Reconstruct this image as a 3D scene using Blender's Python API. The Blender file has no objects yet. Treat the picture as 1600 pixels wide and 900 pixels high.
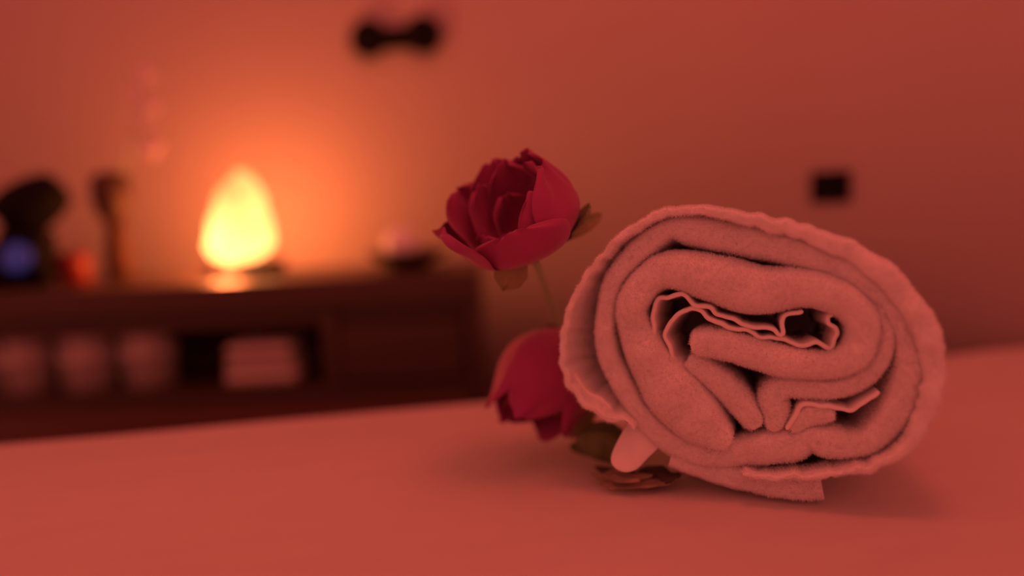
import bpy, bmesh, math, random
from mathutils import Vector, Matrix, noise
random.seed(7)
R = math.radians
S = bpy.context.scene
COL = S.collection

# ------------------------------------------------------------------ camera
FPX = 1155.0
PITCH, ROLL = R(7.4), R(2.7)
BED_Z = 0.72
CAM = Vector((0, 0, BED_Z + 0.2235))
fwd = Vector((0, math.cos(PITCH), -math.sin(PITCH)))
up0 = Vector((0, math.sin(PITCH), math.cos(PITCH)))
rt0 = Vector((1, 0, 0))
rt = math.cos(ROLL) * rt0 - math.sin(ROLL) * up0
up = math.sin(ROLL) * rt0 + math.cos(ROLL) * up0
cd = bpy.data.cameras.new('camera')
cam = bpy.data.objects.new('camera', cd)
COL.objects.link(cam)
cam.matrix_world = Matrix(((rt.x, up.x, -fwd.x, CAM.x), (rt.y, up.y, -fwd.y, CAM.y), (rt.z, up.z, -fwd.z, CAM.z), (0, 0, 0, 1)))
cd.sensor_width = 36
cd.lens = FPX * 36 / 1600
cd.clip_start = 0.01
cd.dof.use_dof = True
cd.dof.focus_distance = 0.512
cd.dof.aperture_fstop = 0.90
S.camera = cam

# ------------------------------------------------------------------ world, lights, exposure
W = bpy.data.worlds.new('dim_red_room')
S.world = W
W.use_nodes = True
W.node_tree.nodes['Background'].inputs[0].default_value = (1.0, 0.158, 0.120, 1)
W.node_tree.nodes['Background'].inputs[1].default_value = 0.62
S.view_settings.view_transform = 'Standard'
S.view_settings.look = 'None'
S.view_settings.exposure = 0.0
S.view_settings.gamma = 1.0


def area(name, loc, target, size, power, color):
    l = bpy.data.lights.new(name, 'AREA')
    l.shape = 'DISK'
    l.size = size
    l.energy = power
    l.color = color
    o = bpy.data.objects.new(name, l)
    COL.objects.link(o)
    o.location = loc
    o.rotation_euler = (Vector(target) - Vector(loc)).to_track_quat('-Z', 'Y').to_euler()
    return o


area('ceiling_lamp_light', (0.12, 0.30, 2.2), (0.1, 0.7, 0.72), 0.4, 3.8, (1.0, 0.09, 0.06))


# ------------------------------------------------------------------ pixel helpers (measure positions on real planes)
def ray(px, py):
    return rt * ((px - 800) / FPX) + up * ((450 - py) / FPX) + fwd


def at_y(px, py, y):
    d = ray(px, py)
    return CAM + d * ((y - CAM.y) / d.y)


def at_z(px, py, z):
    d = ray(px, py)
    return CAM + d * ((z - CAM.z) / d.z)


# ------------------------------------------------------------------ materials
def mat(name, color, rough=0.7, sheen=0.0, bump=None, var=None, metallic=0.0, emit=None, trans=0.0, spec=0.5):
    m = bpy.data.materials.new(name)
    m.use_nodes = True
    nt = m.node_tree
    b = nt.nodes['Principled BSDF']
    b.inputs['Base Color'].default_value = (*color, 1)
    b.inputs['Roughness'].default_value = rough
    b.inputs['Metallic'].default_value = metallic
    b.inputs['Specular IOR Level'].default_value = spec
    b.inputs['Sheen Weight'].default_value = sheen
    b.inputs['Sheen Roughness'].default_value = 0.5
    b.inputs['Transmission Weight'].default_value = trans
    tc = nt.nodes.new('ShaderNodeTexCoord')
    if var:
        c2, scale, stretch = var
        mp = nt.nodes.new('ShaderNodeMapping')
        mp.inputs['Scale'].default_value = stretch
        nz = nt.nodes.new('ShaderNodeTexNoise')
        nz.inputs['Scale'].default_value = scale
        nz.inputs['Detail'].default_value = 4
        mx = nt.nodes.new('ShaderNodeMix')
        mx.data_type = 'RGBA'
        mx.inputs[6].default_value = (*color, 1)
        mx.inputs[7].default_value = (*c2, 1)
        nt.links.new(tc.outputs['Object'], mp.inputs[0])
        nt.links.new(mp.outputs[0], nz.inputs['Vector'])
        nt.links.new(nz.outputs['Fac'], mx.inputs[0])
        nt.links.new(mx.outputs[2], b.inputs['Base Color'])
    if bump:
        scale, strength, dist = bump
        nb = nt.nodes.new('ShaderNodeTexNoise')
        nb.inputs['Scale'].default_value = scale
        nb.inputs['Detail'].default_value = 3
        bp = nt.nodes.new('ShaderNodeBump')
        bp.inputs['Strength'].default_value = strength
        bp.inputs['Distance'].default_value = dist
        nt.links.new(tc.outputs['Object'], nb.inputs['Vector'])
        nt.links.new(nb.outputs['Fac'], bp.inputs['Height'])
        nt.links.new(bp.outputs[0], b.inputs['Normal'])
    if emit:
        b.inputs['Emission Color'].default_value = (*emit[0], 1)
        b.inputs['Emission Strength'].default_value = emit[1]
    return m


M_TERRY = mat('terry_cotton', (0.91, 0.93, 0.93), 0.95, 0.35, (900, 0.5, 0.0015), ((0.83, 0.84, 0.83), 60, (1, 1, 1)))
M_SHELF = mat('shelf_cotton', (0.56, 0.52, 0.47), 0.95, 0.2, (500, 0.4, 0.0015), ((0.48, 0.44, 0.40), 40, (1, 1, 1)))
M_HEM = mat('woven_hem', (0.93, 0.91, 0.89), 0.9, 0.2, (1200, 0.3, 0.0006))
M_SHEET = mat('cotton_sheet', (0.66, 0.61, 0.58), 0.9, 0.15, (1400, 0.25, 0.0006), ((0.60, 0.55, 0.52), 14, (1, 3, 1)))
M_MATTRESS = mat('mattress_vinyl', (0.45, 0.36, 0.32), 0.6, 0, (80, 0.2, 0.001))
M_PETAL = mat('silk_petal', (0.40, 0.045, 0.20), 0.75, 0.25, (260, 0.25, 0.0008), ((0.30, 0.028, 0.14), 40, (1, 1, 1)))
M_LEAF = mat('silk_leaf', (0.17, 0.25, 0.09), 0.7, 0.1, (150, 0.3, 0.001), ((0.10, 0.13, 0.05), 50, (1, 1, 1)))
M_SEPAL = mat('silk_sepal', (0.36, 0.36, 0.17), 0.7, 0.1, (150, 0.3, 0.001), ((0.22, 0.20, 0.09), 50, (1, 1, 1)))
M_STEM = mat('wrapped_stem', (0.36, 0.50, 0.28), 0.7, 0, (300, 0.3, 0.0006))
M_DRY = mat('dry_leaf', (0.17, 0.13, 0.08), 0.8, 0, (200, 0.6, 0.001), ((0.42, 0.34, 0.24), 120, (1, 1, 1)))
M_GAPSHADE = mat('gap_shadow_leaf', (0.05, 0.035, 0.022), 0.85, 0, (200, 0.6, 0.001), ((0.10, 0.07, 0.045), 120, (1, 1, 1)))  # near-black colour that paints the shadow in the gap under the towel
M_WALL = mat('painted_plaster', (0.57, 0.50, 0.47), 0.85, 0, (220, 0.12, 0.0015), ((0.53, 0.465, 0.435), 5, (1, 1, 1)))
M_FLOOR = mat('dark_floor', (0.16, 0.09, 0.06), 0.5, 0, (30, 0.1, 0.001))
M_WOOD = mat('dark_wood', (0.075, 0.045, 0.030), 0.45, 0, (60, 0.15, 0.001), ((0.045, 0.026, 0.018), 8, (1, 14, 14)))
M_BASE = mat('red_brown_wood', (0.15, 0.075, 0.055), 0.5, 0, (60, 0.15, 0.001), ((0.11, 0.05, 0.036), 8, (1, 14, 14)))
M_BLACK = mat('black_plastic', (0.006, 0.006, 0.007), 0.75, 0, (200, 0.1, 0.0005), spec=0.12)
M_BLACKMETAL = mat('black_iron', (0.010, 0.009, 0.009), 0.85, 0, (120, 0.2, 0.0006), spec=0.1)
M_SALT = mat('glowing_salt_crystal', (0.06, 0.03, 0.02), 0.6, 0, (40, 0.5, 0.004), emit=((1.0, 0.40, 0.105), 2.6))
nt = M_SALT.node_tree
mixs, tr = nt.nodes.new('ShaderNodeMixShader'), nt.nodes.new('ShaderNodeBsdfTransparent')
mixs.inputs[0].default_value = 0.65
pb = nt.nodes['Principled BSDF']
tcs, sep, rmp, nzs, add = (nt.nodes.new(k) for k in ('ShaderNodeTexCoord', 'ShaderNodeSeparateXYZ', 'ShaderNodeMapRange', 'ShaderNodeTexNoise', 'ShaderNodeMath'))
rmp.inputs[1].default_value, rmp.inputs[2].default_value, rmp.inputs[3].default_value, rmp.inputs[4].default_value = 0.05, 0.150, 4.2, 1.5
nzs.inputs['Scale'].default_value = 22
add.operation = 'MULTIPLY'
nt.links.new(tcs.outputs['Object'], sep.inputs[0])
nt.links.new(sep.outputs['Z'], rmp.inputs[0])
nt.links.new(tcs.outputs['Object'], nzs.inputs['Vector'])
nt.links.new(rmp.outputs[0], add.inputs[0])
mrn = nt.nodes.new('ShaderNodeMapRange')
mrn.inputs[1].default_value, mrn.inputs[2].default_value, mrn.inputs[3].default_value, mrn.inputs[4].default_value = 0.3, 0.7, 0.55, 1.25
nt.links.new(nzs.outputs['Fac'], mrn.inputs[0])
nt.links.new(mrn.outputs[0], add.inputs[1])
nt.links.new(add.outputs[0], pb.inputs['Emission Strength'])
nt.links.new(tr.outputs[0], mixs.inputs[1])
nt.links.new(nt.nodes['Principled BSDF'].outputs[0], mixs.inputs[2])
nt.links.new(mixs.outputs[0], nt.nodes['Material Output'].inputs[0])
M_AMBER = mat('amber_glass', (0.10, 0.048, 0.03), 0.7, 0, (30, 0.02, 0.0005), trans=0.15, spec=0.2)
M_DARKCAP = mat('dark_brown_ceramic', (0.07, 0.04, 0.028), 0.65, 0, (60, 0.1, 0.0005))
M_BLOSSOM = mat('pale_blossom', (0.85, 0.74, 0.74), 0.8, 0.2, (100, 0.2, 0.001))
M_RED = mat('red_wax', (0.22, 0.02, 0.012), 0.5, 0, (60, 0.1, 0.001))
M_GLOBE = mat('light_spot_white', (0.90, 0.95, 0.92), 0.35, 0, (60, 0.05, 0.0005))  # pale ball that stands in for a small light spot
M_BLUE = mat('blue_indicator', (0.02, 0.04, 0.2), 0.4, 0, None, emit=((0.03, 0.06, 0.32), 0.22))


# ------------------------------------------------------------------ object helpers
def link(name, bm, m, parent=None, smooth=True, mods=None):
    me = bpy.data.meshes.new(name)
    bmesh.ops.recalc_face_normals(bm, faces=bm.faces)
    bm.to_mesh(me)
    bm.free()
    if smooth:
        for p in me.polygons:
            p.use_smooth = True
    me.materials.append(m)
    o = bpy.data.objects.new(name, me)
    COL.objects.link(o)
    if parent:
        o.parent = parent
    return o


def thing(name, label, cat, loc=(0, 0, 0), rotz=0.0, group=None):
    o = bpy.data.objects.new(name, None)
    COL.objects.link(o)
    o.empty_display_size = 0.03
    o.location = loc
    o.rotation_euler = (0, 0, rotz)
    o['label'] = label
    o['category'] = cat
    if group:
        o['group'] = group
    return o


def tag(o, label, cat, group=None):
    o['label'] = label
    o['category'] = cat
    if group:
        o['group'] = group
    return o


def struct(o):
    o['kind'] = 'structure'
    return o


def box(bm, lo, hi, bev=0.0):
    lo, hi = Vector(lo), Vector(hi)
    c, s = (lo + hi) / 2, hi - lo
    t = bmesh.new()
    bmesh.ops.create_cube(t, size=1, matrix=Matrix.Translation(c) @ Matrix.Diagonal((*s, 1)))
    if bev:
        bmesh.ops.bevel(t, geom=t.edges[:], offset=bev, segments=2, profile=0.5, affect='EDGES')
    join(bm, t)


def join(bm, t):
    mp = [bm.verts.new(v.co) for v in t.verts]
    for v, i in zip(t.verts, range(len(mp))):
        v.index = i
    for f in t.faces:
        try:
            bm.faces.new([mp[v.index] for v in f.verts])
        except ValueError:
            pass
    t.free()


def lathe(bm, prof, seg=28, center=(0, 0, 0), mtx=None):
    rings = []
    for r, z in prof:
        ring = []
        for k in range(seg):
            a = 2 * math.pi * k / seg
            p = Vector((r * math.cos(a), r * math.sin(a), z))
            if mtx:
                p = mtx @ p
            ring.append(bm.verts.new(p + Vector(center)))
        rings.append(ring)
    for a, b in zip(rings, rings[1:]):
        for k in range(seg):
            bm.faces.new((a[k], a[(k + 1) % seg], b[(k + 1) % seg], b[k]))
    bm.faces.new(rings[0][::-1])
    bm.faces.new(rings[-1])


def tube(bm, pts, radii, seg=10):
    pts = [Vector(p) for p in pts]
    rings = []
    ref = Vector((0.3, 0.9, 0.2))
    for i, p in enumerate(pts):
        t = (pts[min(i + 1, len(pts) - 1)] - pts[max(i - 1, 0)]).normalized()
        n = t.cross(ref).normalized()
        b = t.cross(n)
        r = radii[i] if isinstance(radii, (list, tuple)) else radii
        rings.append([bm.verts.new(p + (n * math.cos(2 * math.pi * k / seg) + b * math.sin(2 * math.pi * k / seg)) * r) for k in range(seg)])
    for a, b in zip(rings, rings[1:]):
        for k in range(seg):
            bm.faces.new((a[k], a[(k + 1) % seg], b[(k + 1) % seg], b[k]))
    bm.faces.new(rings[0][::-1])
    bm.faces.new(rings[-1])


def catmull(pts, step, closed=False):
    """resample a list of tuples by Catmull-Rom at about even spacing (first two coords measure length)"""
    n = len(pts)
    out = []
    segs = n if closed else n - 1
    for i in range(segs):
        if closed:
            p0, p1, p2, p3 = (pts[(i + k - 1) % n] for k in range(4))
        else:
            p0, p1, p2, p3 = pts[max(i - 1, 0)], pts[i], pts[i + 1], pts[min(i + 2, n - 1)]
        L = math.hypot(p2[0] - p1[0], p2[1] - p1[1])
        m = max(1, int(round(L / step)))
        for k in range(m):
            t = k / m
            out.append(tuple(0.5 * (2 * b + (c - a) * t + (2 * a - 5 * b + 4 * c - d) * t * t + (3 * b - a - 3 * c + d) * t ** 3)
                             for a, b, c, d in zip(p0, p1, p2, p3)))
    if not closed:
        out.append(tuple(pts[-1]))
    return out


# ------------------------------------------------------------------ setting: wall, floor
# the plastered wall runs across behind the console, then bends softly towards the table at the right
WX0, WWD, WK, WY = 0.10, 0.25, 0.72, 1.335


def wall_y(x):
    return WY - WK * (math.sqrt((x - WX0) ** 2 + WWD ** 2) + (x - WX0)) / 2


def on_wall(px, py):
    d = ray(px, py)
    lo, hi = 0.1, 4.0
    for _ in range(60):
        t = (lo + hi) / 2
        p = CAM + d * t
        if p.y > wall_y(p.x):
            hi = t
        else:
            lo = t
    return CAM + d * lo


def wall_rot(p):
    return math.atan2(wall_y(p.x + .01) - wall_y(p.x - .01), .02)


bm = bmesh.new()
xs = [-3.2, -2.4, -1.6, -1.2] + [-1.0 + 0.03 * i for i in range(60)] + [0.9, 1.2, 1.6, 2.2]
cols = []
for x in xs:
    y = wall_y(x)
    cols.append([bm.verts.new(q) for q in ((x, y, -0.02), (x, y, 2.6), (x, y + 0.12, 2.6), (x, y + 0.12, -0.02))])
for c1, c2 in zip(cols, cols[1:]):
    for k in range(4):
        bm.faces.new((c1[k], c1[(k + 1) % 4], c2[(k + 1) % 4], c2[k]))
bm.faces.new(cols[0])
bm.faces.new(cols[-1][::-1])
struct(link('wall_back', bm, M_WALL))
bm = bmesh.new()
box(bm, (-3.2, -2.2, -0.1), (2.4, 3.2, 0))
struct(link('floor', bm, M_FLOOR, smooth=False))

# ------------------------------------------------------------------ bed
EA = at_z(0, 684, BED_Z)
EB = at_z(770, 617, BED_Z)
ED = (EB - EA).normalized()                       # along the far edge
EN = Vector((-ED.y, ED.x, 0))                     # away from the camera
bed = thing('massage_table', 'massage table under a smooth white sheet filling the foreground', 'massage table', (EB.x, EB.y, 0), math.atan2(ED.y, ED.x))
XL, XR, DEPTH = -0.75, 0.675, 1.05


def sheet_z(x, y):
    z = BED_Z - 0.0032 + 0.0018 * noise.noise(Vector((x * 3, y * 9, 1.3))) + 0.0016 * noise.noise(Vector((x * 5 + 4, y * 26, 7.1)))
    # a few soft creases running along the table
    for cx, cy, wv, hh, ln in ((-0.30, -0.10, 0.012, 0.0016, 0.25), (-0.22, -0.17, 0.010, 0.0013, 0.22), (-0.38, -0.24, 0.014, 0.0012, 0.25), (-0.1, -0.13, 0.012, 0.001, 0.2)):
        z += hh * math.exp(-((y - cy - 0.06 * (x - cx)) / wv) ** 2 - ((x - cx) / ln) ** 2)
    return z


bm = bmesh.new()
NX, prof = 150, []
RAD = 0.018
for k in range(4):
    prof.append((0.0, -0.25 + 0.075 * k))         # hanging side (offset, dz)
for k in range(1, 7):
    a = k / 6 * math.pi / 2
    prof.append((-RAD + RAD * math.cos(a), -RAD + RAD * math.sin(a)))
d = -RAD
while d > -DEPTH:
    d -= 0.006 if d > -0.55 else 0.03
    prof.append((d, 0.0))
rows = []
for dy, dz in prof:
    row = []
    for i in range(NX + 1):
        x = XL + (XR - XL) * i / NX
        # the far edge climbs a touch towards the right end
        lift = 0.010 * max(0.0, min(1.0, (x - 0.25) / 0.35)) ** 2 * max(0.0, 1 + dy / 0.35)
        row.append(bm.verts.new((x, dy + 0.002 * math.sin(x * 9 + 1), sheet_z(x, dy) + dz + lift)))
    rows.append(row)
for a, b in zip(rows, rows[1:]):
    for i in range(NX):
        bm.faces.new((a[i], a[i + 1], b[i + 1], b[i]))
link('sheet', bm, M_SHEET, bed)
bm = bmesh.new()
box(bm, (XL + 0.01, -DEPTH, BED_Z - 0.17), (XR - 0.01, -0.012, BED_Z - 0.012), 0.01)
link('mattress', bm, M_MATTRESS, bed)
bm = bmesh.new()
box(bm, (XL + 0.03, -DEPTH + 0.02, BED_Z - 0.21), (XR - 0.03, -0.03, BED_Z - 0.17))
link('table_base', bm, M_WOOD, bed, False)
for sx in (XL + 0.06, XR - 0.12):
    for sy in (-DEPTH + 0.05, -0.10):
        bm = bmesh.new()
        box(bm, (sx, sy, 0), (sx + 0.05, sy + 0.05, BED_Z - 0.21))
        link('leg', bm, M_WOOD, bed, False)

# ------------------------------------------------------------------ the big rolled towel
TH = R(-18)
F0 = CAM + ray(1190, 540) * 0.5
TA = Vector((math.cos(TH), math.sin(TH), 0))      # to the right across the end face
TN = Vector((-math.sin(TH), math.cos(TH), 0))     # along the roll, away from the camera


def face(px, py):
    d = ray(px, py)
    t = (F0 - CAM).dot(TN) / d.dot(TN)
    p = CAM + d * t - F0
    return p.dot(TA), p.z + F0.z - BED_Z, t / FPX


z1 = lambda *q: [(860 + x / 2.5, 300 + y / 2.5, w) for x, y, w in q]
z3 = lambda w, *q: [(980 + x / 4.0, 420 + y / 4.0, w) for x, y in q]
z4 = lambda w, *q: [(1080 + x / 3.75, 560 + y / 3.75, w) for x, y in q]

towel = thing('rolled_towel', 'large pale terry towel rolled up on the sheet beside the flowers', 'towel', (F0.x, F0.y, BED_Z), TH)
FUZZ = []                                         # (position, normal) for the terry pile


def band(name, px, n0=0.0, L=0.26, closed=False, rec=0.85, m=None, flare=0.0, wob=0.0, step=0.0025, fuzz=0.0, K=11, taper=True, seed=0.0, dn=None, rough=0.0012, lat=0.0, sq=0.91):
    """a layer of cloth seen end-on: follows px = [(x, y, width)] on the end face, rounded at the front and running back along the roll"""
    pts = []
    for x, y, w in px:
        a, b, s = face(x, y)
        pts.append((a, b, w * s / 2 * (sq if w > 14 else 1)))
    pts = catmull(pts, step, closed)
    N = len(pts)
    prof = []
    back = [L, L * 0.6, 0.09, 0.05, 0.028, 0.016]
    for nb in back:
        prof.append((-1.0, nb, False))
    for k in range(K):
        s = -math.cos(math.pi * k / (K - 1))
        prof.append((s, None, True))
    for nb in back[::-1]:
        prof.append((1.0, nb, False))
    bm = bmesh.new()
    rings = []
    for i, (a, b, w) in enumerate(pts):
        pa, pb = pts[(i - 1) % N] if closed else pts[max(i - 1, 0)], pts[(i + 1) % N] if closed else pts[min(i + 1, N - 1)]
        t = Vector((pb[0] - pa[0], pb[1] - pa[1]))
        t = t.normalized() if t.length > 1e-9 else Vector((1, 0))
        nrm = Vector((-t.y, t.x))
        e = min(i, N - 1 - i) * step if not closed else 1
        if taper and e < w:
            w *= math.sqrt(max(0.04, 1 - (1 - e / w) ** 2))
        fl = flare(i / (N - 1)) if callable(flare) else flare
        nd = n0 + wob * noise.noise(Vector((i * step * 55, seed, 0)))
        if dn:
            nd += dn(i / (N - 1))
        ring = []
        if lat:
            lt = lat * noise.noise(Vector((i * step * 130, seed * 3, 2)))
            a, b = a + nrm.x * lt, b + nrm.y * lt
        for s, nb, front in prof:
            if front:
                q = max(0.0, 1 - abs(s) ** 3.2) ** 0.5
                n = nd + rec * w * (1 - q)
                q2 = Vector((a + nrm.x * s * w, b + nrm.y * s * w, n))
                g = noise.noise(Vector((q2.x * 260, q2.y * 260, seed))) * rough + noise.noise(Vector((q2.x * 70, q2.y * 70, seed + 5))) * rough * 1.4
                sh = 0
            else:
                n = nd + rec * w + nb
                g = noise.noise(Vector((a * 260, b * 260, n * 200 + seed))) * rough
                sh = fl * min(1.0, nb / 0.05)
            sw = s * w + g * (1 if s > 0 else -1) * 0.6
            X, Z = a + nrm.x * (sw + sh), b + nrm.y * (sw + sh)
            bk = max(0.0, n - 0.012)
            g2 = 1 - 0.20 * min(1.0, bk / 0.2)            # the roll thins a little and sags towards its far end
            X, Z = CA + (X - CA) * g2, Z * g2
            Z -= 0.035 * min(1.0, bk / 0.05) * math.exp(-max(0, Z) / 0.03)
            ring.append(bm.verts.new((X, n + (g if front else 0), max(0.0012, Z))))
        rings.append(ring)
    M_ = len(prof)
    pairs = list(zip(rings, rings[1:])) + ([(rings[-1], rings[0])] if closed else [])
    for r1, r2 in pairs:
        for k in range(M_ - 1):
            bm.faces.new((r1[k], r1[k + 1], r2[k + 1], r2[k]))
    if not closed:
        bm.faces.new(rings[0])
        bm.faces.new(rings[-1][::-1])
    bmesh.ops.recalc_face_normals(bm, faces=bm.faces)
    bm.normal_update()
    if fuzz:
        # pile only on the front and the first centimetres of the sides
        for f in bm.faces:
            cc = f.calc_center_median()
            if len(f.verts) == 4 and cc.y < n0 + 0.06:
                area_ = f.calc_area()
                cnt = area_ * fuzz
                cnt = int(cnt) + (random.random() < cnt - int(cnt))
                for _ in range(min(cnt, 60)):
                    u, v_ = random.random(), random.random()
                    p = f.verts[0].co.lerp(f.verts[1].co, u).lerp(f.verts[3].co.lerp(f.verts[2].co, u), v_)
                    FUZZ.append((p.copy(), f.normal.copy()))
    return link(name, bm, m or M_TERRY, towel)


CA = face(1175, 540)[0]
print('tail b', face(1252, 792)[1])
FZ = 2.2e6
# outermost wrap: thin rim on the left, a full fold on the right, thin again along the bottom
outer = [(993, 668, 9), (972, 655, 9), (952, 651, 9), (938, 640, 9), (918, 632, 9), (902, 614, 9), (888, 592, 9), (880, 565, 9), (882, 530, 9), (890, 492, 9),
         (906, 452, 9), (932, 412, 10), (960, 382, 10), (995, 355, 11), (1034, 335, 12), (1082, 329, 12), (1132, 334, 14), (1200, 350, 20),
         (1265, 367, 24), (1335, 396, 30), (1386, 434, 36), (1424, 478, 38), (1450, 525, 38), (1459, 570, 34), (1456, 615, 30), (1436, 668, 24),
         (1402, 708, 16), (1345, 732, 11), (1290, 740, 9), (1265, 745, 9), (1240, 742, 8), (1205, 743, 8), (1160, 738, 8)]
band('outer_wrap', outer, -0.004, 0.23, wob=0.005, lat=0.0022, sq=1.0, flare=lambda t: -0.017 * max(0.0, 1 - t / 0.36) ** 0.6 if t < 0.36 else 0.0, fuzz=FZ * 0.6, seed=1.1)
band('hem_edge', [(893, 583, 7), (905, 606, 7), (918, 620, 7), (935, 627, 7), (948, 638, 7), (955, 649, 7)], 0.004, 0.05, m=M_HEM, wob=0.002, seed=2.2)
# second wrap, closed round the roll
second = [(951, 455, 31), (942, 512, 33), (948, 560, 36), (969, 604, 36), (996, 648, 36), (1026, 682, 40), (1062, 704, 48), (1104, 716, 52),
          (1150, 714, 50), (1200, 706, 58), (1240, 702, 60), (1266, 692, 48), (1296, 698, 58), (1330, 702, 50), (1362, 694, 46), (1390, 668, 50), (1414, 628, 52), (1426, 580, 50),
          (1424, 535, 50), (1406, 492, 50), (1374, 455, 52), (1330, 425, 52), (1272, 402, 50), (1215, 386, 52), (1150, 374, 54), (1088, 362, 52), (1044, 358, 36),
          (1004, 386, 40), (972, 418, 34)]
band('second_wrap', second, 0.003, 0.22, closed=True, wob=0.003, fuzz=FZ, seed=3.3)
# thick middle fold that turns back into the middle
third = [(1140, 694, 40), (1100, 668, 88), (1066, 636, 108), (1038, 602, 98), (1010, 560, 72), (991, 520, 56), (985, 482, 50), (1004, 446, 52), (1032, 426, 60),
         (1068, 425, 68), (1112, 436, 80), (1180, 455, 84), (1255, 451, 66), (1308, 464, 60), (1342, 490, 56), (1350, 522, 54), (1336, 556, 50), (1300, 574, 48),
         (1250, 572, 50), (1200, 562, 52), (1150, 547, 52), (1106, 538, 48), (1080, 541, 44)]
band('middle_fold', third, -0.003, 0.21, wob=0.004, fuzz=FZ, seed=4.4)
band('inner_fold', [(1072, 566, 38), (1105, 588, 44), (1138, 615, 48), (1164, 645, 44), (1184, 672, 34)], 0.003, 0.2, fuzz=FZ, seed=5.5)
band('inner_fold', [(1208, 678, 26), (1212, 652, 46), (1208, 626, 50), (1228, 610, 40), (1262, 612, 36), (1304, 612, 34), (1344, 600, 32), (1374, 574, 30), (1388, 540, 26),
                    (1386, 500, 22), (1366, 466, 18)], 0.004, 0.2, fuzz=FZ, seed=6.6)
# fold creases at the lower right
band('inner_fold', [(1236, 678, 26), (1262, 656, 44), (1288, 652, 42), (1304, 660, 26)], 0.005, 0.2, fuzz=FZ, seed=7.7)
# the tail of the towel tucked under the roll
band('tail_flap', [(1046, 722, 26), (1106, 742, 32), (1166, 756, 40), (1220, 766, 46), (1256, 768, 50), (1286, 766, 46)], 0.006, 0.2, rec=0.35, taper=False, lat=0.001, fuzz=FZ, seed=8.8)
# thin wavy hem edges in the heart of the roll
T1 = z3(7, (250, 580), (200, 520), (165, 420), (155, 330), (160, 250), (190, 200), (240, 190), (290, 170), (340, 160), (390, 200), (430, 235), (510, 250), (560, 290), (640, 320),
        (720, 350), (800, 370), (900, 385), (945, 418), (968, 415), (975, 350), (992, 296), (1050, 285), (1105, 275))
T2 = z3(7, (285, 600), (265, 520), (238, 440), (243, 375), (280, 330), (330, 280), (370, 260), (450, 268), (500, 320), (590, 350), (650, 385), (750, 395), (830, 440), (950, 452), (1030, 470),
        (1080, 495), (1170, 480), (1225, 487), (1280, 510), (1300, 455), (1325, 420), (1310, 380), (1270, 345), (1262, 305), (1300, 290))
T3 = z4(7, (560, 430), (600, 370), (640, 300), (680, 280), (760, 290), (850, 300), (930, 310), (1000, 280), (1060, 240), (1110, 205))
band('hem_edge', T1, 0.004, 0.07, lat=0.0016, m=M_HEM, wob=0.003, step=0.0015, K=7, seed=9.1, rough=0.0003)
band('hem_edge', T2, 0.005, 0.07, lat=0.0016, m=M_HEM, wob=0.003, step=0.0015, K=7, seed=9.7, rough=0.0003)
band('hem_edge', T3, 0.003, 0.07, lat=0.0016, m=M_HEM, wob=0.002, step=0.0015, K=7, seed=10.3, rough=0.0003)
# solid heart of the roll further in
bm = bmesh.new()
core = [(930, 560), (945, 470), (1000, 390), (1090, 350), (1250, 385), (1370, 450), (1420, 540), (1410, 640), (1340, 710), (1200, 725), (1090, 715), (1000, 660)]
ringf, ringb = [], []
for x, y in core:
    a, b, s = face(x, y)
    ringf.append(bm.verts.new((a, 0.13, b)))
    ringb.append(bm.verts.new((CA + (a - CA) * .8, 0.20, b * .8)))
n = len(core)
for i in range(n):
    bm.faces.new((ringf[i], ringf[(i + 1) % n], ringb[(i + 1) % n], ringb[i]))
bm.faces.new(ringf)
bm.faces.new(ringb[::-1])
link('roll_core', bm, M_TERRY, towel, False)
# folded cloth tab hanging below the left rim
bm = bmesh.new()
tab = [[(976, 666), (994, 672), (1010, 680), (1034, 698)], [(966, 684), (986, 692), (1004, 696), (1028, 708)], [(956, 702), (974, 712), (994, 716), (1012, 718)], [(950, 722), (964, 734), (982, 737), (998, 734)]]
vs = []
for j, r_ in enumerate(tab):
    rr = []
    for i, (x, y) in enumerate(r_):
        a, b, s = face(x, y)
        rr.append(bm.verts.new((a, 0.006 + 0.004 * abs(i - 1.6) - 0.004 * j, b)))
    vs.append(rr)
for j in range(3):
    for i in range(3):
        bm.faces.new((vs[j][i], vs[j][i + 1], vs[j + 1][i + 1], vs[j + 1][i]))
o = link('cloth_tab', bm, M_TERRY, towel)
md = o.modifiers.new('thick', 'SOLIDIFY')
md.thickness = 0.0012
md = o.modifiers.new('soft', 'SUBSURF')
md.levels = md.render_levels = 2
# terry pile: fine loops, joined
verts, faces = [], []
for p, nn in FUZZ:
    dvec = (nn + Vector((random.gauss(0, .45), random.gauss(0, .45), random.gauss(0, .45)))).normalized()
    ln = random.uniform(0.0008, 0.0026)
    side = dvec.cross(Vector((random.random() - .5, random.random() - .5, random.random() - .5))).normalized() * 0.00020
    k = len(verts)
    verts += [p - side - nn * 0.0002, p + side - nn * 0.0002, p + dvec * ln]
    faces.append((k, k + 1, k + 2))
me = bpy.data.meshes.new('terry_pile')
me.from_pydata([tuple(q) for q in verts], [], faces)
me.materials.append(M_TERRY)
o = bpy.data.objects.new('terry_pile', me)
COL.objects.link(o)
o.parent = towel
o['kind'] = 'stuff'
print('fuzz', len(FUZZ))


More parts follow.
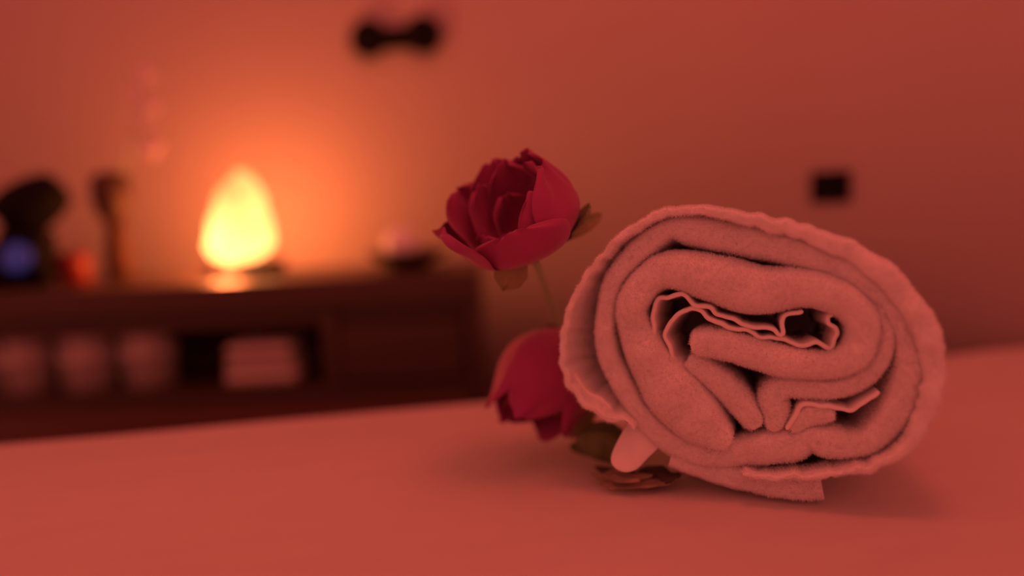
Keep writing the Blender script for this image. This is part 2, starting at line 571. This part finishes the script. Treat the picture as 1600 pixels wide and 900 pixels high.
# ------------------------------------------------------------------ flowers
def petal(parent, phi, H, Rm, Rt, half, m=M_PETAL, r0=0.004, z0=0.0, ruffle=0.0025, tipcurl=0.0, name='petal', lean=0.0, seed=0.0, belly=0.55, notch=0.0, th=0.0011):
    """cupped petal round the local +Z axis of its bloom"""
    NU, NV = 14, 14
    bm = bmesh.new()
    rows = []
    for j in range(NV + 1):
        v_ = j / NV
        # radius profile: out to Rm at the belly, Rt at the tip
        if v_ < belly:
            r = r0 + (Rm - r0) * math.sin(v_ / belly * math.pi / 2) ** 0.8
        else:
            q = (v_ - belly) / (1 - belly)
            r = Rm + (Rt - Rm) * q * q * (3 - 2 * q)
        r += tipcurl * max(0, v_ - 0.75) ** 2 * 16
        z = z0 + H * (0.12 * v_ + 0.88 * v_ ** 1.15)
        wd = half * (0.35 + 0.65 * math.sin(min(1, v_ / 0.6) * math.pi / 2))
        if v_ > 0.60:
            wd *= math.sqrt(max(0.0, 1 - ((v_ - 0.60) / 0.40) ** 2.4 * 0.93))
        row = []
        for i in range(NU + 1):
            u = -1 + 2 * i / NU
            a = phi + u * wd
            rf = ruffle * v_ ** 1.5
            rr = r + rf * noise.noise(Vector((u * 2.4 + seed, v_ * 2.2, seed * 1.7))) * 2 + lean * v_
            zz = z - H * 0.05 * u * u * v_ + H * 0.012 * math.sin(u * 5.2 + seed * 3) * v_ ** 4 - notch * math.exp(-(u / 0.25) ** 2) * v_ ** 3 + rf * noise.noise(Vector((u * 3.1, seed * 2.3, v_)))
            row.append(bm.verts.new((rr * math.cos(a), rr * math.sin(a), zz)))
        rows.append(row)
    for r1, r2 in zip(rows, rows[1:]):
        for i in range(NU):
            bm.faces.new((r1[i], r1[i + 1], r2[i + 1], r2[i]))
    bmesh.ops.remove_doubles(bm, verts=bm.verts, dist=1e-6)
    o = link(name, bm, m, parent)
    md = o.modifiers.new('thick', 'SOLIDIFY')
    md.thickness = th
    md = o.modifiers.new('soft', 'SUBSURF')
    md.levels = md.render_levels = 1
    return o


def basis(axis, toward):
    """matrix whose Z is axis and whose X points as far as possible along toward"""
    z = Vector(axis).normalized()
    x = (Vector(toward) - z * Vector(toward).dot(z)).normalized()
    y = z.cross(x)
    return Matrix((x, y, z)).transposed().to_4x4()


def bloom(parent, base, axis, toward, petals, sepals):
    M4 = Matrix.Translation(base) @ basis(axis, toward)
    hd = bpy.data.objects.new('bloom', None)
    COL.objects.link(hd)
    hd.empty_display_size = 0.01
    hd.parent = parent
    hd.matrix_local = M4
    for k, p in enumerate(petals):
        petal(hd, R(p[0]), *p[1:5], **dict(p[5] if len(p) > 5 else {}, seed=k * 1.37 + 0.4))
    for k, s_ in enumerate(sepals):
        petal(hd, R(s_[0]), *s_[1:5], m=M_LEAF, name='sepal', **dict(s_[5] if len(s_) > 5 else {}, seed=k * 2.1 + 9))
    return hd


# upper flower: stands behind the towel's left side, its head leaning to the left and towards the lens
YF = 0.57
base_up = at_y(842, 396, YF)
foot = at_z(945, 668, BED_Z + 0.004)
foot.y = YF + 0.03
foot = Vector((at_y(896, 640, YF + 0.145).x, YF + 0.145, BED_Z + 0.001))
fl = thing('artificial_peony', 'crimson silk peony standing open-faced on a thin stem above the other flower', 'flower', foot)
to_img = lambda r_, u_, t_: (rt * r_ + up * u_ - fwd * t_)     # right, up, towards lens
ax = to_img(-0.42, 0.80, 0.42)
big = {'ruffle': 0.0045, 'tipcurl': -0.002}
P_up = [
    # azimuth (0 = towards lens, 90 = right), height, belly radius, tip radius, half width
    (-18, .044, .045, .050, R(56), dict(big)),
    (62, .068, .046, .034, R(56), dict(big, belly=.5)),
    (-88, .056, .053, .062, R(46), dict(big, tipcurl=-.004)),
    (128, .072, .043, .036, R(54), dict(big)),
    (182, .072, .043, .042, R(48), dict(big, notch=.004)),
    (-134, .068, .046, .050, R(50), dict(big)),
    (34, .056, .037, .029, R(50), dict(big)),
    (105, .068, .036, .026, R(50), dict(big)),
    (165, .072, .034, .028, R(50), dict(big)),
    (-150, .062, .036, .036, R(46), dict(big)),
    (-60, .040, .036, .038, R(44), dict(big)),
    (70, .046, .025, .018, R(60), dict(big)),
    (190, .050, .024, .018, R(60), dict(big)),
    (-50, .030, .024, .020, R(55), dict(big)),
]
SEP = [(-30, .020, .030, .036, R(26), dict(ruffle=.002)), (70, .022, .036, .052, R(22), dict(ruffle=.002)), (150, .02, .034, .046, R(24), dict(ruffle=.002)), (-110, .02, .03, .038, R(26), dict(ruffle=.002))]
bloom(fl, base_up - foot, ax, -fwd, P_up, SEP)
bm = bmesh.new()
sp = [at_y(820, 398, YF + .002) - foot, at_y(838, 412, YF) - foot, at_y(848, 440, YF + .03) - foot, at_y(862, 480, YF + .085) - foot, at_y(876, 525, YF + .125) - foot, at_y(888, 590, YF + .14) - foot, Vector((0, 0, 0.001))]
q = catmull([tuple(p) for p in sp], 0.006)
tube(bm, q, 0.0032, 10)
link('stem', bm, M_STEM, fl)


def leaf(parent, pts, wid, m, name='leaf', curl=0.25, seed=0.0, side=None):
    """leaf blade along a 3-D midrib"""
    bm = bmesh.new()
    mid = catmull([tuple(p) for p in pts], 0.003)
    N = len(mid)
    rows = []
    for i, p in enumerate(mid):
        p = Vector(p)
        t = (Vector(mid[min(i + 1, N - 1)]) - Vector(mid[max(i - 1, 0)])).normalized()
        sd = side or Vector((0, 0, 1)).cross(t)
        sd = (Vector(sd) - t * Vector(sd).dot(t)).normalized()
        nn = t.cross(sd)
        s_ = i / (N - 1)
        w = wid * (math.sin(math.pi * min(1, s_ * 0.97 + 0.03)) ** 0.7 + 0.03)
        row = []
        for k in range(7):
            u = -1 + k / 3
            row.append(bm.verts.new(p + sd * u * w + nn * (curl * w * u * u + wid * 0.25 * noise.noise(Vector((s_ * 6 + seed, u * 2, seed))))))
        rows.append(row)
    for a, b in zip(rows, rows[1:]):
        for k in range(6):
            bm.faces.new((a[k], a[k + 1], b[k + 1], b[k]))
    o = link(name, bm, m, parent)
    md = o.modifiers.new('thick', 'SOLIDIFY')
    md.thickness = 0.0008
    return o


# drooping sepal below the head, and one poking out on the right
leaf(fl, [at_y(806, 396, YF - .02) - foot, at_y(798, 425, YF - .022) - foot, at_y(786, 454, YF - .020) - foot], 0.0125, M_SEPAL, 'sepal', .3, 1.0, rt)
leaf(fl, [at_y(880, 372, YF + .01) - foot, at_y(912, 352, YF + .01) - foot, at_y(940, 334, YF + .012) - foot], 0.006, M_SEPAL, 'sepal', .3, 2.0, up)

# lower flower: lies on the sheet, its mouth turned down and to the left
YL = 0.615
base_lo = at_y(900, 522, YL + 0.01)
foot2 = Vector((at_y(850, 690, YL).x, YL, BED_Z))
fl2 = thing('artificial_peony', 'half-closed crimson silk peony lying on the sheet against the rolled towel', 'flower', foot2)
ax2 = to_img(-0.52, -0.74, 0.34)
mid = {'ruffle': 0.003, 'tipcurl': -0.001}
P_lo = [
    (15, .096, .043, .028, R(58), dict(mid)),
    (90, .098, .043, .030, R(56), dict(mid)),
    (-75, .082, .042, .036, R(54), dict(mid)),
    (160, .094, .043, .032, R(54), dict(mid)),
    (-130, .088, .042, .036, R(52), dict(mid)),
    (60, .086, .034, .022, R(56), dict(mid)),
    (140, .084, .034, .022, R(56), dict(mid)),
    (-20, .080, .034, .020, R(54), dict(mid)),
    (-100, .070, .033, .026, R(50), dict(mid)),
    (-160, .076, .033, .024, R(50), dict(mid)),
]
bloom(fl2, base_lo - foot2, ax2, -fwd, P_lo, [(0, .016, .024, .026, R(26)), (110, .018, .026, .030, R(24)), (-110, .018, .026, .03, R(24)), (180, .018, .026, .03, R(24))])
bm = bmesh.new()
sp = [base_lo - foot2 + Vector((0, 0, -.003)), at_y(916, 510, YL + .03) - foot2, at_y(930, 524, YL + .045) - foot2, at_y(940, 560, YL + .055) - foot2]
sp.append(Vector((sp[-1].x + .01, sp[-1].y + .02, 0.004)))
tube(bm, catmull([tuple(p) for p in sp], 0.006), 0.003, 10)
link('stem', bm, M_STEM, fl2)
leaf(fl2, [at_y(935, 640, YL) - foot2, at_y(915, 660, YL - .012) - foot2, at_y(888, 684, YL - .014) - foot2], 0.009, M_SEPAL, 'leaf', .35, 3.0, up)
for q, (ya, yb, yc) in enumerate((((985, 718), (950, 700), (900, 690)), ((980, 700), (955, 684), (915, 672)), ((960, 712), (930, 702), (890, 698)))):
    leaf(fl2, [at_y(*ya, .56 + .012 * q) - foot2, at_y(*yb, .565 + .012 * q) - foot2, at_y(*yc, .57 + .012 * q) - foot2], (0.012, 0.011, 0.007)[q], M_LEAF, 'leaf', .4, 6.0 + q, up + rt * .2 * q)
# crumpled dry leaf sticking out from under the towel
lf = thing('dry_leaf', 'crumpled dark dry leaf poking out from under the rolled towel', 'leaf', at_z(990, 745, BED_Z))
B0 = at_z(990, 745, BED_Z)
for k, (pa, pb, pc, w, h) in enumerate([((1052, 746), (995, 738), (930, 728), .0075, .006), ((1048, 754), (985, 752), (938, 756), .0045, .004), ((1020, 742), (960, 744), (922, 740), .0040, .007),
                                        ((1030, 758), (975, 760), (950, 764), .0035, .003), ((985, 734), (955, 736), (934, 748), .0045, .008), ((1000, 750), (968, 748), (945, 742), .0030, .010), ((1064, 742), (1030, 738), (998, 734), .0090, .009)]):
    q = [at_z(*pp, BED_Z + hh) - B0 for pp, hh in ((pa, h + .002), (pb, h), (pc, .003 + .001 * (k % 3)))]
    leaf(lf, q, w, M_GAPSHADE if k in (0, 6) else M_DRY, 'leaflet', .6 - .4 * (k % 2), 5.0 + k * 2, Vector((0.2 * (k % 3 - 1), 1, .35 * (k % 3))))  # the darkest two leaflets are added to paint the deep shadow here

# ------------------------------------------------------------------ console table with its open shelf
YD, DB = 0.97, 1.165
TOPZ = at_y(748, 425, YD).z
XRR, XLL = at_y(749, 500, YD).x, -1.05
con = thing('console_table', 'dark wooden console table with an open shelf along the back wall', 'console table', ((XRR + XLL) / 2, (YD + DB) / 2, 0))
C0 = Vector(con.location)


def cbox(name, lo, hi, bev=0.002, m=M_WOOD):
    bm = bmesh.new()
    box(bm, Vector(lo) - C0, Vector(hi) - C0, bev)
    return link(name, bm, m, con, False)


SHZ = at_y(130, 622, YD).z                        # top of the lower shelf
cbox('tabletop', (XLL, YD - .006, TOPZ - .035), (XRR, DB, TOPZ))
cbox('side_panel', (XRR - .02, YD, 0), (XRR, DB - .005, TOPZ - .035))
cbox('side_panel', (XLL, YD, 0), (XLL + .02, DB - .005, TOPZ - .035))
cbox('back_panel', (XLL + .02, DB - .015, SHZ), (XRR - .02, DB - .005, TOPZ - .035))
cbox('shelf', (XLL + .02, YD + .002, SHZ - .02), (XRR - .02, DB - .015, SHZ))
cbox('base_panel', (XLL + .02, YD + .004, 0), (XRR - .02, YD + .02, SHZ - .02), m=M_BASE)
DX = at_y(515, 540, YD).x
cbox('divider', (DX - .012, YD + .004, SHZ), (DX + .012, DB - .015, TOPZ - .035))
cbox('apron', (XLL + .02, YD + .01, TOPZ - .062), (XRR - .02, YD + .026, TOPZ - .035))
dr = cbox('cabinet_door', (DX + .014, YD + .004, SHZ + .004), (XRR - .024, YD + .02, TOPZ - .064))

# ------------------------------------------------------------------ rolled towels on the shelf
def shelf_roll(px, wpx, hpx, label, y=1.03):
    p = at_y(px, 600, y)
    r = wpx / FPX * 1.06 / 2
    h = hpx / FPX * 1.06
    t = thing('shelf_towel', label, 'towel', (p.x, y, SHZ), random.random() * 3, 'rolled towels on the shelf')
    bm = bmesh.new()
    turns, N = 3.2, 110
    rings = []
    for i in range(N + 1):
        s = i / N
        a = s * turns * 2 * math.pi
        rr = r * (0.16 + 0.84 * s)
        th = r * 0.11
        col = []
        for dr_, z in ((-th, .001), (-th, h - .004), (-th * .4, h), (th * .4, h), (th, h - .004), (th, .001)):
            col.append(bm.verts.new(((rr - th + dr_) * math.cos(a), (rr - th + dr_) * math.sin(a), z)))
        rings.append(col)
    for r1, r2 in zip(rings, rings[1:]):
        for k in range(6):
            bm.faces.new((r1[k], r1[(k + 1) % 6], r2[(k + 1) % 6], r2[k]))
    bm.faces.new(rings[0][::-1])
    bm.faces.new(rings[-1])
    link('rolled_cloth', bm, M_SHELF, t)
    bm = bmesh.new()
    lathe(bm, [(r * .97, h * .42), (r * 1.03, h * .43), (r * 1.03, h * .53), (r * .97, h * .54)], 24)
    link('tie_band', bm, M_SHELF, t)


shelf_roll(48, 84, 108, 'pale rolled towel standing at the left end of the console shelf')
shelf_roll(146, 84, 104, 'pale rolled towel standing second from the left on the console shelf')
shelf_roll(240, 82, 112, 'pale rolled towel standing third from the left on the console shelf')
p = at_y(420, 600, 1.02)
ft = thing('folded_towel', 'folded hand towel stack on the console shelf left of the cabinet door', 'towel', (p.x, 1.035, SHZ))
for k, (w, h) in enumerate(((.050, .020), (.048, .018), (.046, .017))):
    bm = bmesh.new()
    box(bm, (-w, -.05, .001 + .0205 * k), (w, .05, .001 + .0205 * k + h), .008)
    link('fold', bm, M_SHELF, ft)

# ------------------------------------------------------------------ things on the console table
# salt crystal lamp
LY = 1.11
pl = at_y(383, 392, LY)
lamp = thing('salt_lamp', 'glowing yellow salt crystal lamp on the console table', 'lamp', (pl.x, LY, TOPZ + .0005))
K = 1.12 / FPX
bm = bmesh.new()
bmesh.ops.create_icosphere(bm, subdivisions=4, radius=1)
Hh = 142 * K
for v in bm.verts:
    c_ = v.co.copy()
    s = (c_.z + 1) / 2
    wr = 57 * K * (0.30 + 0.70 * (1 - s) ** 0.75) if s > .05 else 57 * K
    f = 1 + 0.16 * noise.noise(c_ * 1.6 + Vector((3, 1, 2))) + 0.08 * noise.noise(c_ * 4)
    hor = Vector((c_.x, c_.y, 0))
    if hor.length > 1e-6:
        hor = hor.normalized() * min(1, hor.length * 1.25)
    v.co = Vector((hor.x * wr * f - 0.012 * (1 - s) + 0.004, hor.y * wr * f, .016 + Hh * s * (1 + .05 * noise.noise(c_ * 2))))
link('salt_crystal', bm, M_SALT, lamp, False)
bm = bmesh.new()
lathe(bm, [(.053, 0), (.057, .004), (.057, .014), (.051, .018)], 32)
link('lamp_base', bm, M_WOOD, lamp)
bl = bpy.data.lights.new('salt_lamp_bulb', 'POINT')
bl.energy = 8.2
bl.color = (1.0, 0.195, 0.05)
bl.shadow_soft_size = 0.02
bo = bpy.data.objects.new('salt_lamp_bulb', bl)
COL.objects.link(bo)
bo.parent = lamp
bo.location = (-0.036, 0.016, 0.048)

# slender dark-topped vase with pale blossoms
py_ = 1.12
pv = at_y(190, 436, py_)
vase = thing('bud_vase', 'slender amber vase with a dark flared neck left of the lamp', 'vase', (pv.x, py_, TOPZ))
k = 1.14 / FPX
hv = (at_y(186, 268, py_).z - TOPZ)
bm = bmesh.new()
lathe(bm, [(16 * k, 0), (20 * k, .004), (19 * k, hv * .2), (15 * k, hv * .45), (13 * k, hv * .52)], 24)
link('vase_body', bm, M_AMBER, vase)
bm = bmesh.new()
lathe(bm, [(13 * k, hv * .52), (24 * k, hv * .62), (29 * k, hv * .78), (27 * k, hv * .95), (17 * k, hv)], 24)
link('vase_neck', bm, M_DARKCAP, vase)
br = thing('blossom_branch', 'faint pale blossom branch rising from the slender vase', 'branch', (pv.x, py_, TOPZ + hv * .9))
O_ = Vector(br.location)
bm = bmesh.new()
spx = [(188, 285), (198, 250), (212, 205), (222, 160), (224, 120)]
tube(bm, catmull([tuple(at_y(*p_, py_) - O_) for p_ in spx], .01), .0018, 6)
link('twig', bm, M_STEM, br)
for j, (x, y, rr) in enumerate(((224, 118, 17), (214, 150, 14), (236, 165, 13), (236, 228, 17), (222, 190, 11))):
    c_ = at_y(x, y, py_) - O_
    bm = bmesh.new()
    for q in range(5):
        t = bmesh.new()
        bmesh.ops.create_icosphere(t, subdivisions=2, radius=1)
        a = q * 2 * math.pi / 5
        mm = Matrix.Translation(c_ + Vector((math.cos(a), -.2, math.sin(a))) * rr * k * .5) @ Matrix.Rotation(-a, 4, 'Y') @ Matrix.Diagonal((rr * k * .55, rr * k * .2, rr * k * .42, 1))
        bmesh.ops.transform(t, matrix=mm, verts=t.verts)
        join(bm, t)
    link('blossom', bm, M_BLOSSOM, br)

# red candle
pr = at_y(118, 436, 1.08)
cn = thing('candle', 'short red candle between the black desk lamp and the vase', 'candle', (pr.x, 1.08, TOPZ))
bm = bmesh.new()
lathe(bm, [(.020, 0), (.022, .003), (.022, .042), (.019, .045), (.012, .041)], 24)
link('wax', bm, M_RED, cn)
bm = bmesh.new()
tube(bm, [(0, 0, .040), (.001, 0, .047), (.003, 0, .053)], .0012, 6)
link('wick', bm, M_BLACK, cn)

# black desk lamp with a blue indicator
ly = 1.07
pd = at_y(18, 440, ly)
dl = thing('desk_lamp', 'unlit black desk lamp with a tilted head and blue light at the left edge', 'lamp', (pd.x, ly, TOPZ))
D0 = Vector(dl.location)
k = 1.08 / FPX
bm = bmesh.new()
lathe(bm, [(52 * k, 0), (54 * k, .006), (46 * k, .03), (30 * k, .055), (12 * k, .068)], 28)
link('base', bm, M_BLACK, dl)
bm = bmesh.new()
tube(bm, [(0, 0, .06), at_y(12, 372, ly) - D0, at_y(22, 345, ly) - D0], .012, 12)
link('arm', bm, M_BLACK, dl)
bm = bmesh.new()
hc = at_y(50, 320, ly) - D0
mm = Matrix.Translation(hc) @ basis(to_img(-.62, -.55, .25), (1, 0, 0))
lathe(bm, [(14 * k, -52 * k), (28 * k, -46 * k), (38 * k, -20 * k), (42 * k, 10 * k), (36 * k, 46 * k), (33 * k, 46 * k)], 28, mtx=mm)
link('lamp_head', bm, M_BLACK, dl)
bm = bmesh.new()
pi_ = at_y(26, 403, ly - .05) - D0
lathe(bm, [(20 * k, 0), (23 * k, .002), (22 * k, .006), (14 * k, .008)], 24, mtx=Matrix.Translation(pi_ + Vector((0, .004, 0))) @ basis((0, -1, .25), (1, 0, 0)))
link('indicator_light', bm, M_BLUE, dl)
bm = bmesh.new()
box(bm, pi_ + Vector((-.030, .004, -.034)), pi_ + Vector((.030, .05, .034)), .006)
link('switch_housing', bm, M_BLACK, dl)

# dark bowl and a pale globe added in place of a small light spot
py_ = 1.06
pb_ = at_y(640, 428, py_)
bowl = thing('shallow_bowl', 'low dark bowl on the right end of the console table', 'bowl', (pb_.x, py_, TOPZ))
bm = bmesh.new()
lathe(bm, [(.022, 0), (.026, .004), (.052, .018), (.060, .026), (.057, .026), (.048, .018), (.020, .008)], 32)
link('bowl_body', bm, M_DARKCAP, bowl, True)
gl = at_y(627, 392, py_)
bm = bmesh.new()
lathe(bm, [(.025 * math.cos(t) + 1e-5, .025 * math.sin(t)) for t in [(-90 + 180 * q / 14) * math.pi / 180 for q in range(15)]], 24)
o = link('light_spot_globe', bm, M_GLOBE)
o.location = (gl.x, py_, TOPZ + .010 + .025)
tag(o, 'small pale globe standing in for a blurred light spot, in the low dark bowl', 'light spot stand-in')

# ------------------------------------------------------------------ things on the wall
p = on_wall(622, 60)
hk = thing('wall_hook_rail', 'dark two-knob hook rail mounted high on the wall above the lamp', 'hook rail', p, wall_rot(p))
s_ = (p - CAM).dot(fwd) / FPX / math.cos(wall_rot(p))
bm = bmesh.new()
box(bm, (-58 * s_, -.010, -17 * s_), (58 * s_, 0.0, 17 * s_), .002)
link('rail', bm, M_BLACKMETAL, hk, False)
for sx in (-43, 43):
    bm = bmesh.new()
    lathe(bm, [(20 * s_, 0), (24 * s_, .008), (29 * s_, .012), (30 * s_, .017), (25 * s_, .021), (8 * s_, .022)], 24,
          mtx=Matrix.Translation((sx * s_, 0, 0)) @ Matrix.Rotation(R(90), 4, 'X'))
    link('knob', bm, M_BLACKMETAL, hk)
p = on_wall(1298, 292)
sw = thing('wall_switch', 'small black rectangular switch plate on the wall above the towel', 'switch', p, wall_rot(p))
s_ = (p - CAM).dot(fwd) / FPX
gam = math.atan((1298 - 800) / FPX)
hw = 62 * s_ / 2 * math.cos(gam) / math.cos(gam + wall_rot(p))
hh = 49 * s_ / 2
print('switch rot', math.degrees(wall_rot(p)), 'hw', hw, 'hh', hh, 'dist', p.y)
bm = bmesh.new()
box(bm, (-hw, -.006, -hh), (hw, 0.0, hh), .002)
link('switch_plate', bm, M_BLACK, sw, False)
bm = bmesh.new()
box(bm, (-hw * .55, -.009, -hh * .6), (hw * .55, -.005, hh * .6), .0015)
link('rocker', bm, M_BLACK, sw, False)
